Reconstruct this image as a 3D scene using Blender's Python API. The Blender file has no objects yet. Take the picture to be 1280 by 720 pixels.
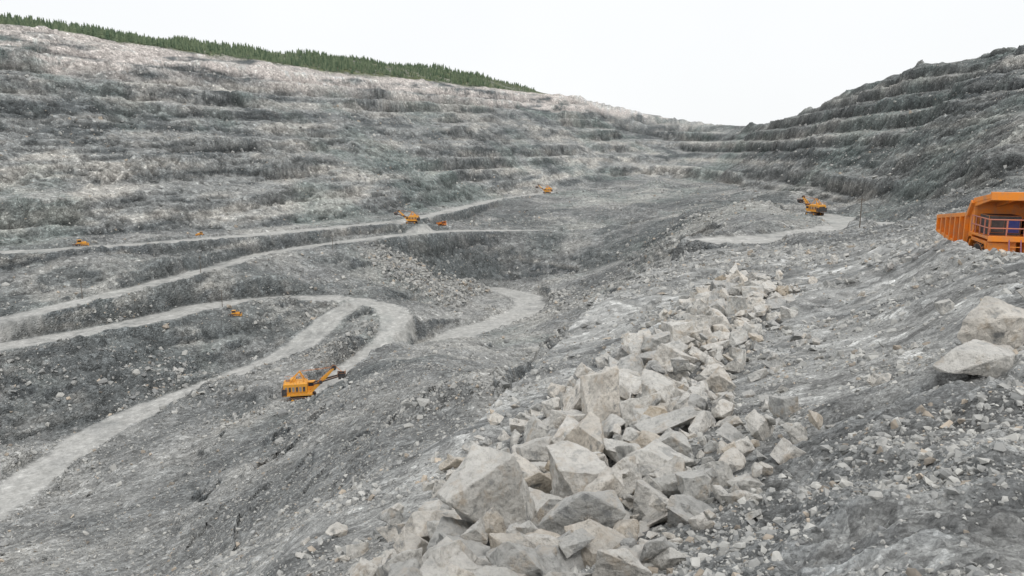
import bpy, bmesh, math, random, time
import numpy as np
from mathutils import Vector, Matrix, noise as mnoise
T0=time.time()
random.seed(7); rng=np.random.default_rng(11)
TH=math.radians(10.15)
def slope_of(v): return math.tan(math.atan((360-v)/950.0)-TH)
def P(Y,v): return (Y, slope_of(v)*Y)
def Z(Y,z): return (Y,z)
f32=np.float32
# ------------------------------------------------------------------ noise
def hsh(n):
    n=(n^(n>>np.uint32(13)))*np.uint32(1274126177); n=n^(n>>np.uint32(16))
    n=n*np.uint32(2246822519); return n^(n>>np.uint32(15))
def tof(n): return (n&np.uint32(0xffffff)).astype(f32)*f32(2/0xffffff)-f32(1)
def vnoise(x,y,seed):
    x=np.asarray(x,dtype=f32);y=np.asarray(y,dtype=f32)
    if y.shape!=x.shape: y=np.broadcast_to(y,x.shape)
    ixf=np.floor(x); iyf=np.floor(y)
    fx=x-ixf; fy=y-iyf
    ix=ixf.astype(np.int32).view(np.uint32); iy=iyf.astype(np.int32).view(np.uint32)
    A=ix*np.uint32(374761393); B=iy*np.uint32(668265263)+np.uint32((seed*974634777)&0xffffffff)
    A1=A+np.uint32(374761393); B1=B+np.uint32(668265263)
    h=lambda a,b: tof(hsh(a+b))
    fx=fx*fx*(3-2*fx); fy=fy*fy*(3-2*fy)
    a=h(A,B);b=h(A1,B);r0=a+(b-a)*fx
    a=h(A,B1);b=h(A1,B1);r1=a+(b-a)*fx
    return r0+(r1-r0)*fy
def cells(x,y,seed):
    """jittered cells: random value per cell plus a tilt inside it (blocky fractured rock)"""
    x=np.asarray(x,dtype=f32);y=np.asarray(y,dtype=f32)
    ixf=np.floor(x);iyf=np.floor(y);best=np.full(x.shape,1e9,f32);val=np.zeros(x.shape,f32);tl=np.zeros(x.shape,f32)
    for dx in(-1,0,1):
        for dy in(-1,0,1):
            cx=ixf+dx;cy=iyf+dy
            n=hsh(cx.astype(np.int32).view(np.uint32)*np.uint32(374761393)+cy.astype(np.int32).view(np.uint32)*np.uint32(668265263)+np.uint32(seed*977))
            jx=tof(n)*f32(.45)+f32(.5);m=hsh(n+np.uint32(77));jy=tof(m)*f32(.45)+f32(.5)
            ox=x-cx-jx;oy=y-cy-jy;d=ox*ox+oy*oy;k=d<best
            v=tof(hsh(m+np.uint32(5)));t=ox*tof(hsh(m+np.uint32(9)))+oy*tof(hsh(m+np.uint32(13)))
            best=np.where(k,d,best);val=np.where(k,v,val);tl=np.where(k,t,tl)
    return val,tl
def fbm(x,y,seed,octv=4,gain=.5):
    x=np.asarray(x,dtype=f32);y=np.asarray(y,dtype=f32)
    s=0;a=1.;tot=0
    for o in range(octv):
        x,y=(x*f32(.8)+y*f32(.6)+f32(3.1)),(-x*f32(.6)+y*f32(.8)+f32(7.7))
        s=s+f32(a)*vnoise(x,y,seed+o*17); tot+=a
        x=x*f32(1.97);y=y*f32(1.97); a*=gain
    return s/f32(tot)
def sstep(a,b,x):
    k=np.clip((x-a)/(b-a),0,1); return k*k*(3-2*k)
# ------------------------------------------------------------------ terrain survey profiles
def tcol(u): return (u-640)/950.0/0.995
cols={}
cols[-350]=[Z(.6,-4.6),Z(12,-14),Z(17,-18),Z(22,-22),Z(29,-28),Z(68,-60),Z(110,-78),Z(130,-85),Z(153,-93),Z(170,-97),Z(212,-97),Z(236,-73),Z(258,-66),Z(315,-47),Z(335,-47),Z(500,95),Z(640,116),Z(2600,150)]
cols[0]=[Z(.6,-4.4),Z(14,-13),Z(20,-17),Z(26,-21),Z(34,-27),Z(80,-60),P(130,720),P(155,690),P(180,655),P(200,630),P(250,550),P(278,438),P(300,400),P(362,315),P(388,303),Z(583,95),P(720,20),Z(2600,150)]
cols[160]=[Z(.6,-4.2),Z(14,-12),Z(20,-16.5),Z(26,-20.5),Z(34,-26),Z(70,-48),P(120,720),P(155,660),P(200,600),P(255,535),P(285,503),P(320,405),P(345,368),P(400,304),P(422,296),P(664,50),P(820,42),Z(2600,150)]
cols[320]=[Z(.6,-4.0),P(20,722),P(22,705),P(24,695),P(26,685),Z(52,-33),P(105,670),P(150,600),P(210,540),P(262,508),P(335,440),P(364,384),P(420,325),P(458,293),P(480,285),P(780,72),P(940,62),Z(2600,150)]
cols[480]=[Z(.6,-3.8),P(17,720),P(20,680),P(24,640),P(32,585),Z(70,-34),P(110,575),P(155,520),P(220,468),P(280,448),P(380,385),P(432,355),P(500,297),P(555,277),P(580,270),P(950,96),P(1100,80),Z(2600,150)]
cols[560]=[Z(.6,-3.7),P(15,720),P(20,650),P(26,590),P(34,545),Z(80,-38),P(125,540),P(160,480),P(215,445),P(360,425),P(530,358),P(550,325),P(572,291),P(620,270),P(680,258),P(1060,105),P(1200,86),Z(2600,140)]
cols[640]=[Z(.6,-3.6),P(14,720),P(24,600),P(33,540),P(42,500),Z(95,-42),P(135,500),P(150,440),Z(230,-80),P(390,418),P(560,350),P(580,320),P(604,291),P(720,262),P(830,240),P(1190,112),P(1350,104),Z(2600,110)]
cols[720]=[Z(.6,-3.5),P(13,720),P(22,600),P(38,500),P(66,405),Z(140,-50),Z(200,-66),Z(280,-78),P(400,395),P(450,372),P(530,346),P(555,320),P(590,291),P(700,262),P(930,232),P(1320,122),Z(1450,85),Z(2600,60)]
cols[800]=[Z(.6,-3.4),P(12,720),P(20,600),P(46,440),P(105,345),Z(200,-55),Z(280,-64),Z(350,-66),P(430,343),P(480,325),P(510,315),P(540,303),P(590,290),P(720,258),P(1050,224),P(1580,140),Z(1700,60),Z(2600,20)]
cols[880]=[Z(.6,-3.3),P(10.5,720),P(18,600),P(42,430),P(135,308),Z(190,-30),Z(250,-34),P(300,303),P(350,285),P(400,262),P(430,254),Z(500,-40),Z(580,-44),P(760,240),P(980,225),P(1500,158),Z(1600,40),Z(2600,0)]
cols[960]=[Z(.6,-3.3),P(9.5,720),P(16,600),P(38,430),P(120,308),Z(150,-21),P(200,300),P(250,290),P(320,275),P(370,266),P(410,258),Z(470,-36),Z(540,-38),P(600,252),P(640,240),P(940,160),Z(1050,20),Z(2600,-10)]
cols[1010]=[Z(.6,-3.2),P(9,720),P(15,600),P(36,430),P(110,306),Z(138,-19),P(185,300),P(240,290),P(305,278),P(355,270),P(395,265),P(430,262),P(460,260),P(490,258),P(520,250),P(840,133),Z(950,60),Z(2600,20)]
cols[1050]=[Z(.6,-3.2),P(8.5,720),P(14,600),P(34,430),P(100,305),Z(125,-16.5),P(170,300),P(230,290),P(290,281),P(340,274),P(380,270),P(410,267),P(435,265),P(450,262),P(470,255),P(760,108),Z(880,60),Z(2600,40)]
cols[1120]=[Z(.6,-3.2),P(7.5,720),P(12,600),P(30,430),P(75,302),Z(85,-11),Z(120,-14),P(180,283),P(220,277),P(260,273),P(300,270),P(330,268),P(350,266),P(370,263),P(390,258),P(650,92),Z(800,70),Z(2600,60)]
cols[1200]=[Z(.6,-3.2),P(6.8,720),P(11,600),P(25,430),P(45,310),Z(50,-8.5),Z(64,-8.7),Z(110,-10),Z(150,-11),Z(180,-12),Z(200,-12.5),Z(220,-13),Z(235,-13.5),Z(250,-14),Z(270,-13),P(560,72),Z(700,80),Z(2600,80)]
cols[1280]=[Z(.6,-3.2),P(6.3,720),P(10,600),P(20,430),P(36,322),Z(42,-8.5),Z(62,-8.7),Z(100,-9),Z(120,-9.3),Z(140,-9.7),Z(155,-10),Z(170,-10.4),Z(180,-10.7),Z(200,-11),Z(215,-10),P(480,48),Z(620,80),Z(2600,90)]
cols[1650]=[Z(.6,-3.2),Z(5.5,-3.8),Z(9,-4.5),Z(18,-5),Z(30,-5),Z(36,-8.5),Z(56,-8.7),Z(80,-9),Z(95,-9.3),Z(110,-9.7),Z(120,-10),Z(130,-10.4),Z(140,-10.7),Z(150,-11),Z(165,-10),Z(380,70),Z(520,85),Z(2600,95)]
us=sorted(cols); ts=np.array([tcol(u) for u in us])
NY=np.log(np.array([[p[0] for p in cols[u]] for u in us])); NZ=np.array([[p[1] for p in cols[u]] for u in us])
K=NY.shape[1]
def nodes(t):
    oy=np.zeros((len(t),K)); oz=np.zeros((len(t),K))
    offs=[-.05,-.025,0,.025,.05]
    for o in offs:
        for k in range(K):
            oy[:,k]+=np.interp(t+o,ts,NY[:,k])/len(offs); oz[:,k]+=np.interp(t+o,ts,NZ[:,k])/len(offs)
    return np.exp(oy),oz
tg=np.concatenate([np.linspace(-2.3,-.78,32)[:-1],np.linspace(-.76,.76,1050),np.linspace(.78,2.3,32)[1:]])
def lg(a,b,n): return np.exp(np.linspace(math.log(a),math.log(b),n,endpoint=False))
Yg=np.concatenate([lg(.6,6,50),lg(6,60,560),lg(60,200,400),lg(200,700,880),lg(700,1300,260),lg(1300,2700,41)])
NT,NR=len(tg),len(Yg)
ny,nz=nodes(tg)
YY,TT=np.meshgrid(Yg.astype(f32),tg.astype(f32),indexing='ij'); XX=TT*YY
far=sstep(60,160,YY)
YW=YY*(1+.035*fbm(XX/90,YY/90,5,3)*far)+(4.0*fbm(XX/24,YY/24,7,3)+2.0*fbm(XX/7,YY/7,8,2))*sstep(120,220,YY)+.8*fbm(XX/5,YY/5,6,3)*sstep(18,40,YY)
H=np.empty_like(YY); KP=np.empty_like(YY)
for j in range(NT):
    H[:,j]=np.interp(YW[:,j],ny[j],nz[j]); KP[:,j]=np.interp(YW[:,j],ny[j],np.arange(K))
wall=sstep(14.0,14.06,KP)*(1-sstep(14.97,15.02,KP))
top=sstep(14.98,15.02,KP)
H0=H.copy()
def rowslice(y0,y1):
    i0=int(np.searchsorted(Yg,y0)); i1=int(np.searchsorted(Yg,y1)); return slice(i0,i1)
rough=.8+.8*np.clip(fbm(XX/40,YY/40,33,3)*1.8*far+fbm(XX/5,YY/5,34,3)*1.8*(1-far),-1,1)
clod=sstep(.25,.45,TT)*(1-sstep(16,26,YY))
rough=rough+1.0*clod
def octave(L,c,near,fr,scale=1.):
    s=rowslice(near*.7,fr)
    x=XX[s];y=YY[s]
    wx=vnoise(x/(L*1.7)+5,y/(L*1.7),777);wy=vnoise(x/(L*1.7)-5,y/(L*1.7),778)
    x=x+L*.35*wx;y=y+L*.35*wy
    a=L*7.13; ca,sa=math.cos(a),math.sin(a)
    n=vnoise((x*ca+y*sa)/L+L,(-x*sa+y*ca)/L,int(40+L*10))
    n2=vnoise((x*sa-y*ca)/L*1.4+9,(x*ca+y*sa)/L*1.4,int(90+L*10))
    r=(1-2*np.abs(n))*.5+n2*.5
    m=sstep(near*.7,near*1.6,YY[s])*(1-sstep(fr*.7,fr,YY[s]) if fr<2000 else 1)
    H[s]+=r*c*L*m*rough[s]*(1+.3*wall[s]+.5*wall[s]*(TT[s]>.3))*scale*(1-.75*top[s])
for L,c,near,fr in [(70,.06,220,3000),(34,.075,130,3000),(16,.07,60,3000)]: octave(L,c,near,fr,.9)
# benches of uneven height, many of them buried by scree
BH=np.where(TT<.3,16.0,13.0).astype(f32)
zz_=H+9.0*vnoise(H/38,XX/230,19)
q=(zz_+(3.0+4*(TT>.3))*fbm(XX/75,YY/75,21,3)+2.6*fbm(XX/10,YY/10,23,3))/BH
fq=q-np.floor(q)
fw=.30+.26*fbm(XX/50,YY/50,24,2)
tz=(np.floor(q)+np.clip(fq/fw,0,1)*.93+.07*fq)*BH-(zz_-H)
scree=np.clip(.42+2.8*fbm(XX/50,H/26,29,4),.0,1)
tw=np.clip(wall*(.06+.9*scree),0,.96)*np.where(TT>.3,.8,1)
H=H+(tz-BH*.25-H)*tw
q5=(H+2*fbm(XX/25,YY/25,25,3))/4.3;f5=q5-np.floor(q5)
H=H+((np.floor(q5)+np.clip(f5/.4,0,1)*.9+.1*f5)*4.3-1.2-H)*wall*.4*np.clip(.4+2.4*fbm(XX/30,YY/30,26,3),0,1)
ledge=wall*sstep(fw,fw+.08,fq)*tw
q2=(H+6*fbm(XX/34,YY/34,61,4))/7.5;f2=q2-np.floor(q2)
t2=(np.floor(q2)+np.clip((f2-.2)/.45,0,1))*7.5
sc=sstep(95,125,YY)*(1-sstep(330,420,YY))*np.clip(fbm(XX/45,YY/45,63,3)*2.2+.35,0,1)*sstep(-.25,-.1,.15-TT)
H=H+(t2-3.75-H)*sc*.5
heaps=[(-52,470,30,10),(-30,500,22,8),(-72,318,13,5),(-58,345,12,5),(-150,225,22,6),(-125,292,18,6),(-210,262,26,7),(150,412,10,12),(28,300,22,5),(-15,150,10,3),(-8,440,14,5),(20,470,12,4),(-175,330,14,5)]
for hx,hy,hr,hh_ in heaps:
    s=rowslice(hy-hr*1.4,hy+hr*1.4); D=np.hypot(XX[s]-hx,YY[s]-hy)/hr+.25*fbm(XX[s]/8,YY[s]/8,66,3)
    H[s]+=hh_*np.clip(1-D,0,1)**1.1
# fractured blocks on every steep face
sl0=np.hypot(np.gradient(H,axis=0)/np.gradient(YY,axis=0),np.gradient(H,axis=1)/np.gradient(XX,axis=1))
stp0=sstep(.35,.8,sl0)*(1-top)*sstep(90,140,YY)
s=rowslice(85,1900)
wx=1.5*fbm(XX[s]/9,YY[s]/9,801,2)
c1,t1=cells((XX[s]+wx)/7.5,(H[s]*1.1+YY[s]*.35+wx)/5.5,11);c2,t2_=cells((XX[s]+wx)/3.1,(H[s]*1.1+YY[s]*.35)/2.4,12)
CELL=np.zeros_like(H);CELL[s]=c1*.6+c2*.5
H[s]+=stp0[s]*((c1+t1*1.2)*.9+(c2+t2_)*.5)*(1-.4*sstep(700,1200,YY[s]))
for L,c,near,fr in [(8,.07,30,3000),(4,.075,14,1900),(2,.09,6,900),(1.0,.10,.5,450),(.5,.10,.5,140),(.25,.115,.5,60),(.12,.13,.5,26),(.07,.12,.5,14)]: octave(L,c,near,fr,.9)
print("rough",NR,NT,time.time()-T0)
pile=[(20.5,68,2.2),(17.0,57,3.0),(14.4,50,3.2),(10.8,44,3.5),(7.4,38,3.5),(4.9,32,3.4),(3.4,26,3.4),(2.0,21,3.3),(.8,17.4,3.1),(-.1,14.6,2.9),(-.8,12,2.4),(-1.2,10,1.8)]
def polydist(px,py,poly):
    D=np.full(px.shape,1e9)
    for i in range(len(poly)-1):
        x0,y0=poly[i][:2];x1,y1=poly[i+1][:2]
        dx,dy=x1-x0,y1-y0;k=np.clip(((px-x0)*dx+(py-y0)*dy)/(dx*dx+dy*dy),0,1)
        D=np.minimum(D,np.hypot(px-x0-k*dx,py-y0-k*dy))
    return D
s=rowslice(8,90)
D=polydist(XX[s],YY[s],pile)
H[s]+=.3*(1-sstep(1.0,4.5,D))
PM=np.zeros_like(H);PM[s]=1-sstep(2.5,5.5,D)
def cat(pts,n=8):
    p=np.array(pts,float); p=np.vstack([2*p[0]-p[1],p,2*p[-1]-p[-2]]); out=[]
    for i in range(1,len(p)-2):
        for k in range(n):
            t=k/n
            out.append(.5*((2*p[i])+(-p[i-1]+p[i+1])*t+(2*p[i-1]-5*p[i]+4*p[i+1]-p[i+2])*t*t+(-p[i-1]+3*p[i]-3*p[i+1]+p[i+2])*t**3))
    out.append(p[-2]); return np.array(out)
def R(u,v,z):
    sl=slope_of(v); Y=z/sl; b=(360-v)/950.; a=(u-640)/950.
    return (a/(math.cos(TH)+b*math.sin(TH))*Y,Y,z)
roads=[
 (cat([R(-200,325,-47),R(0,316,-47),R(120,309,-47.5),R(240,300,-48),R(380,288,-49),R(500,276,-49),R(560,264,-48),R(620,250,-46),R(690,240,-44)]),7,4),
 (cat([R(-200,450,-68),R(0,401,-66),R(110,375,-64),R(240,343,-61.5),R(340,316,-58),R(480,296,-55.5),R(560,289,-57),R(640,288,-60.5),R(720,288,-62),R(800,286,-61)]),6.5,4),
 (cat([R(-200,470,-74),R(0,434,-73.5),R(110,415,-73.5),R(200,397,-74),R(250,384,-74),R(330,375,-75),R(400,372,-75.5),R(450,376,-76.5)]),8,4),
 (cat([R(450,378,-76.5),R(415,397,-80),R(375,432,-86),R(300,468,-92),R(200,505,-95),R(120,543,-96.5),R(60,585,-97),R(0,628,-97.5),R(-150,730,-98)]),7.5,4),
 (cat([R(450,378,-76.5),R(482,384,-78),R(496,400,-80.5),R(484,428,-84.5),R(450,455,-88),R(415,480,-90),R(370,504,-90.5)]),8,4),
 (cat([R(530,445,-91),R(575,418,-93),R(625,402,-94),R(660,385,-94.5),R(655,370,-94.5),R(620,362,-95)]),10,6),
 (cat([(120,150,-17.5),(112,190,-21),R(1120,278,-23),R(1080,283,-27),R(1020,291,-28),R(960,298,-27),R(900,302,-27)]),10,10),
 (cat([R(1080,283,-27),R(1060,275,-31),R(1015,268,-33)]),12,10),
]
ROAD=np.zeros_like(H);TRK=np.zeros_like(H)
for pts,hw,bank in roads:
    ymin=max(pts[:,1].min()-40,1);ymax=pts[:,1].max()+40
    s=rowslice(ymin,ymax)
    xm=pts[:,0]/pts[:,1];j0=int(np.searchsorted(tg,xm.min()-.15));j1=int(np.searchsorted(tg,xm.max()+.15))
    s=(s,slice(j0,j1));x=XX[s];y=YY[s]
    D=np.full(x.shape,1e9,f32);ZZ=np.zeros(x.shape,f32)
    for i in range(len(pts)-1):
        x0,y0,z0=[f32(c) for c in pts[i]];x1,y1,z1=[f32(c) for c in pts[i+1]];dx,dy=x1-x0,y1-y0
        k=np.clip(((x-x0)*dx+(y-y0)*dy)/(dx*dx+dy*dy+f32(1e-9)),0,1)
        d=np.hypot(x-x0-k*dx,y-y0-k*dy);m=d<D
        D=np.where(m,d,D);ZZ=np.where(m,z0+k*(z1-z0),ZZ)
    D=D+2.6*fbm(x/9,y/9,71,4,.6)
    w=1-sstep(hw,hw+bank,D)
    H[s]=H[s]*(1-w)+(ZZ+.12*vnoise(x/3,y/3,3)-.12*np.exp(-((D-2.6)/.7)**2))*w
    H[s]+=(1.3*np.exp(-((D-hw-1.3)/.9)**2))*(1+.7*vnoise(x/2.5,y/2.5,9))*np.clip(.7+1.5*vnoise(x/25,y/25,10),0,1)
    ROAD[s]=np.maximum(ROAD[s],1-sstep(hw-2.2,hw+.9,D))
    TRK[s]=np.maximum(TRK[s],np.exp(-((D-2.6)/.8)**2)+np.exp(-((D-5.2)/.6)**2)*.6)
RD=ROAD.copy()
floor=(1-sstep(-93.5,-89,H))*sstep(370,400,YY)*sstep(-.12,-.06,TT)
ROAD=np.maximum(ROAD,floor*.3)
pads=[(-77.5,270,9,-90.3),(-72,545,9,None),(-53,572,6,None),(38,832,9,None),(159,400,10,None),(-219,384,5,None),(-181,440,5,None),(-131,352,5,None)]
lt=tg;ly=Yg
def ground(x,y,A=None):
    A=H if A is None else A
    t=x/y; j=np.clip(np.searchsorted(lt,t)-1,0,NT-2); i=np.clip(np.searchsorted(ly,y)-1,0,NR-2)
    a=(t-lt[j])/(lt[j+1]-lt[j]); b=(y-ly[i])/(ly[i+1]-ly[i])
    return (A[i,j]*(1-a)+A[i,j+1]*a)*(1-b)+(A[i+1,j]*(1-a)+A[i+1,j+1]*a)*b
for px,py,r,zz in pads:
    if zz is None: zz=float(ground(px,py))
    s=rowslice(py-50,py+50); D=np.hypot(XX[s]-px,YY[s]-py); w=1-sstep(r,r*1.9,D)
    H[s]=H[s]*(1-w)+zz*w
gy=np.gradient(H,axis=0)/np.gradient(YY,axis=0)
gx=np.gradient(H,axis=1)/np.gradient(XX,axis=1)
gy=gy-TT*gx
SL=np.hypot(gx,gy)
def blur(A,k):
    A=A.astype(np.float64)
    for ax in(0,1):
        c=np.cumsum(A,axis=ax);B=A.copy()
        if ax==0: B[k:-k]=(c[2*k:]-c[:-2*k])/(2*k)
        else: B[:,k:-k]=(c[:,2*k:]-c[:,:-2*k])/(2*k)
        A=B
    return A.astype(f32)
SLb=blur(SL,2)
print("terrain",time.time()-T0)
# ------------------------------------------------------------------ albedo
def lerp(a,b,w): return a+(b-a)*w[...,None]
def C(l): return np.array(l,dtype=f32)
n3=fbm(XX/55,YY/55,151,4,.6);n4=fbm(XX/38,YY/38,153,4,.55)
nf=fbm(XX/22,YY/22,101,5,.6);nn=fbm(XX/4,YY/4,102,5,.65);n1=nn+(nf-nn)*far
mf=fbm(XX/6,YY/6,131,3,.6);mn=fbm(XX/1.1,YY/1.1,132,4,.7);n2=mn+(mf-mn)*far
col=np.empty(H.shape+(3,),f32); col[:]=C([.355,.358,.35])
col=lerp(col,C([.48,.476,.455]),np.clip(n1*2+.05,0,1)*.65)
col=lerp(col,C([.17,.178,.18]),np.clip(-n1*2.2,0,1)*.65)
col=lerp(col,C([.245,.285,.268]),np.clip(n3*2.4,0,1)*sstep(150,300,YY)*.5)
col=lerp(col,C([.50,.49,.46]),far*np.clip(n4*3-.25,0,1)*.6)
col=lerp(col,C([.14,.148,.15]),far*np.clip(-n4*3-.25,0,1)*.6)
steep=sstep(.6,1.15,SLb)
F1=fbm(XX/34,H/9,171,4,.6);F2=fbm(XX/14,H/4,173,4,.6);F3=fbm(XX/3.6,H/13,175,2,.6)
bank=steep*(1-wall)*sstep(90,150,YY)*(1-top)
bc=np.empty_like(col);bc[:]=C([.11,.12,.125]);bc=lerp(bc,C([.40,.385,.355]),np.clip(F2*2.4+CELL*.4-.1,0,1)*.8)
col=lerp(col,bc,bank*np.clip(.8+n2*1.0,0,1)*.9)
mid=sstep(9.7,10.1,KP)*(1-sstep(12.9,13.2,KP))
col=lerp(col,C([.14,.153,.155]),mid*np.clip(.55+nf*2.4,0,1)*.85)
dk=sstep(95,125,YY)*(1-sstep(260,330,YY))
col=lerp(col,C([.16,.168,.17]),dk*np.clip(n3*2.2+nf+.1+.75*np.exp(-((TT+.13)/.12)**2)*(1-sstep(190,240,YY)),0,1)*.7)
zb=(H0+4*fbm(XX/90,YY/90,177,3));st=vnoise(zb/6.0,XX/220,181)
wc=np.empty_like(col); wc[:]=C([.31,.32,.315])
wc=lerp(wc,C([.55,.53,.49]),np.clip(F1*2.8+F2*1.0+st*.5+CELL*.3-.2,0,1)*.88)
wc=lerp(wc,C([.11,.123,.128]),np.clip(-F1*2.8-F2*1.1-st*.6-CELL*.3-.08,0,1)*.85)
wc=lerp(wc,C([.24,.29,.27]),np.clip(n3*2.4,0,1)*.5)
wc*=(1+.25*F3*steep+.25*CELL*stp0)[...,None]
midband=sstep(-5,12,zb)*(1-sstep(48,60,zb))*(TT<.25)
wc=lerp(wc,wc*C([.82,.83,.84]),midband*np.clip(.6+F1*2,0,1))
up=sstep(54,68,zb)*(TT<.25)
wc=lerp(wc,C([.66,.605,.57]),up*np.clip(.85+F2*1.6+F1*1.5,0,1)*.9)
wc=lerp(wc,C([.50,.495,.475]),ledge*np.clip(.45+n1*2.5,0,1)*.7)
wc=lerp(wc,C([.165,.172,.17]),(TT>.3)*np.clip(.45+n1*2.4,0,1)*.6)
wc=lerp(wc,wc*.55,steep*(1-up*.75)*.7)  # shadow under the benches, painted into the colour of the steep faces
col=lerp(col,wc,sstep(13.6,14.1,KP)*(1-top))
col=lerp(col,C([.15,.17,.095]),top*np.clip(.8+n2,0,1)*(TT<.05))
col=lerp(col,C([.46,.462,.45]),(1-far)*np.clip(.45+nn*1.8,0,1)*.6)
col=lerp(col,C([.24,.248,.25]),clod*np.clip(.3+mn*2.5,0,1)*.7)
col=lerp(col,C([.19,.195,.195]),PM*.65)
col*= (1+.28*n2)[...,None]
dh=(H-blur(H,5))/(.02*YY+.05);col*=(np.clip(1+dh*1.5,.55,1.35)*(1-RD)+RD)[...,None]  # cavity shading put into the colour: hollows darker, crests lighter, roads left out
rn=fbm(XX/5,YY/16,191,4,.65)
col=lerp(col,C([.445,.44,.42])*1.0,ROAD*np.clip(.86+n2*.7+rn*.3,0,1)*.92)
col=lerp(col,C([.32,.32,.31]),RD*np.clip(TRK*(.6+rn),0,1)*.6)
col=lerp(col,C([.52,.515,.495]),RD*np.clip(rn*2-.1,0,1)*.5)
col=np.clip(col,.03,.7)
alpha=(1-sstep(25,110,YY))
print("albedo",time.time()-T0)
# ------------------------------------------------------------------ helpers
scene=bpy.context.scene
def mat_new(name):
    m=bpy.data.materials.new(name);m.use_nodes=True;nt=m.node_tree;nt.nodes.clear()
    o=nt.nodes.new('ShaderNodeOutputMaterial');b=nt.nodes.new('ShaderNodeBsdfPrincipled');nt.links.new(b.outputs[0],o.inputs[0])
    return m,nt,b
def N(nt,t,**kw):
    n=nt.nodes.new(t)
    for k,v in kw.items():
        if k in n.inputs: n.inputs[k].default_value=v
        else: setattr(n,k,v)
    return n
def mixc(nt,a,b,f,mode='MIX'):
    m=nt.nodes.new('ShaderNodeMix');m.data_type='RGBA';m.blend_type=mode
    for i,s in ((6,a),(7,b),(0,f)):
        if hasattr(s,'default_value') or hasattr(s,'is_output'): nt.links.new(s,m.inputs[i])
        else: m.inputs[i].default_value=s
    return m.outputs[2]
def mth(nt,op,a,b):
    m=nt.nodes.new('ShaderNodeMath');m.operation=op
    for i,s in ((0,a),(1,b)):
        if hasattr(s,'is_output'): nt.links.new(s,m.inputs[i])
        else: m.inputs[i].default_value=s
    return m.outputs[0]
def ramp(nt,src,p):
    r=nt.nodes.new('ShaderNodeValToRGB');nt.links.new(src,r.inputs[0])
    e=r.color_ramp.elements
    while len(e)<len(p): e.new(.5)
    for el,(pos,c) in zip(e,p): el.position=pos;el.color=c if len(c)==4 else (*c,1)
    return r.outputs[0]
def g(v): return (v,v,v,1)
def make_ground_mat():
    m,nt,b=mat_new("quarry_ground");L=nt.links.new
    geo=N(nt,'ShaderNodeNewGeometry');pos=geo.outputs['Position']
    at=N(nt,'ShaderNodeAttribute',attribute_name='albedo');nr=at.outputs['Alpha']  # alpha = share of fine gravel in the surface
    ar=N(nt,'ShaderNodeAttribute',attribute_name='compacted');lo=mth(nt,'SUBTRACT',1.,ar.outputs['Fac'])
    na=N(nt,'ShaderNodeTexNoise',Scale=.32,Detail=6.,Roughness=.75);L(pos,na.inputs['Vector'])
    nb=N(nt,'ShaderNodeTexNoise',Scale=6.,Detail=7.,Roughness=.78);L(pos,nb.inputs['Vector'])
    vo=N(nt,'ShaderNodeTexVoronoi',Scale=15.);L(pos,vo.inputs['Vector'])
    vd=N(nt,'ShaderNodeTexVoronoi',Scale=.55);L(pos,vd.inputs['Vector'])
    ve=N(nt,'ShaderNodeTexVoronoi',Scale=1.5);L(pos,ve.inputs['Vector'])
    c=mixc(nt,at.outputs['Color'],ramp(nt,na.outputs[0],[(.36,g(.55)),(.5,g(1)),(.64,g(1.4))]),.42,'MULTIPLY')
    c=mixc(nt,c,ramp(nt,nb.outputs[0],[(.36,g(.45)),(.5,g(1)),(.64,g(1.5))]),mth(nt,'MULTIPLY',nr,.8),'MULTIPLY')
    for v,w in ((vo,mth(nt,'MULTIPLY',nr,.5)),(vd,mth(nt,'MULTIPLY',lo,.55)),(ve,mth(nt,'MULTIPLY',lo,.6))):
        hs=N(nt,'ShaderNodeSeparateColor');L(v.outputs['Color'],hs.inputs[0])
        c=mixc(nt,c,ramp(nt,hs.outputs[0],[(0,g(.45)),(.5,g(.95)),(.88,g(1.15)),(1,g(1.9))]),w,'MULTIPLY')
    L(c,b.inputs['Base Color']);b.inputs['Roughness'].default_value=.95;b.inputs['Specular IOR Level'].default_value=.15
    bp=N(nt,'ShaderNodeBump',Strength=.8,Distance=.7);bp.invert=True;L(ve.outputs['Distance'],bp.inputs['Height'])
    bp2=N(nt,'ShaderNodeBump',Distance=.12);L(mth(nt,'MULTIPLY',nr,.9),bp2.inputs['Strength']);L(nb.outputs[0],bp2.inputs['Height']);L(bp.outputs[0],bp2.inputs['Normal'])
    bp3=N(nt,'ShaderNodeBump',Distance=.05);bp3.invert=True;L(mth(nt,'MULTIPLY',nr,.6),bp3.inputs['Strength']);L(vo.outputs['Distance'],bp3.inputs['Height']);L(bp2.outputs[0],bp3.inputs['Normal'])
    L(mth(nt,'MULTIPLY',lo,mth(nt,'SUBTRACT',1.,mth(nt,'MULTIPLY',nr,.85))),bp.inputs['Strength'])
    L(bp3.outputs[0],b.inputs['Normal']);return m
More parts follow.
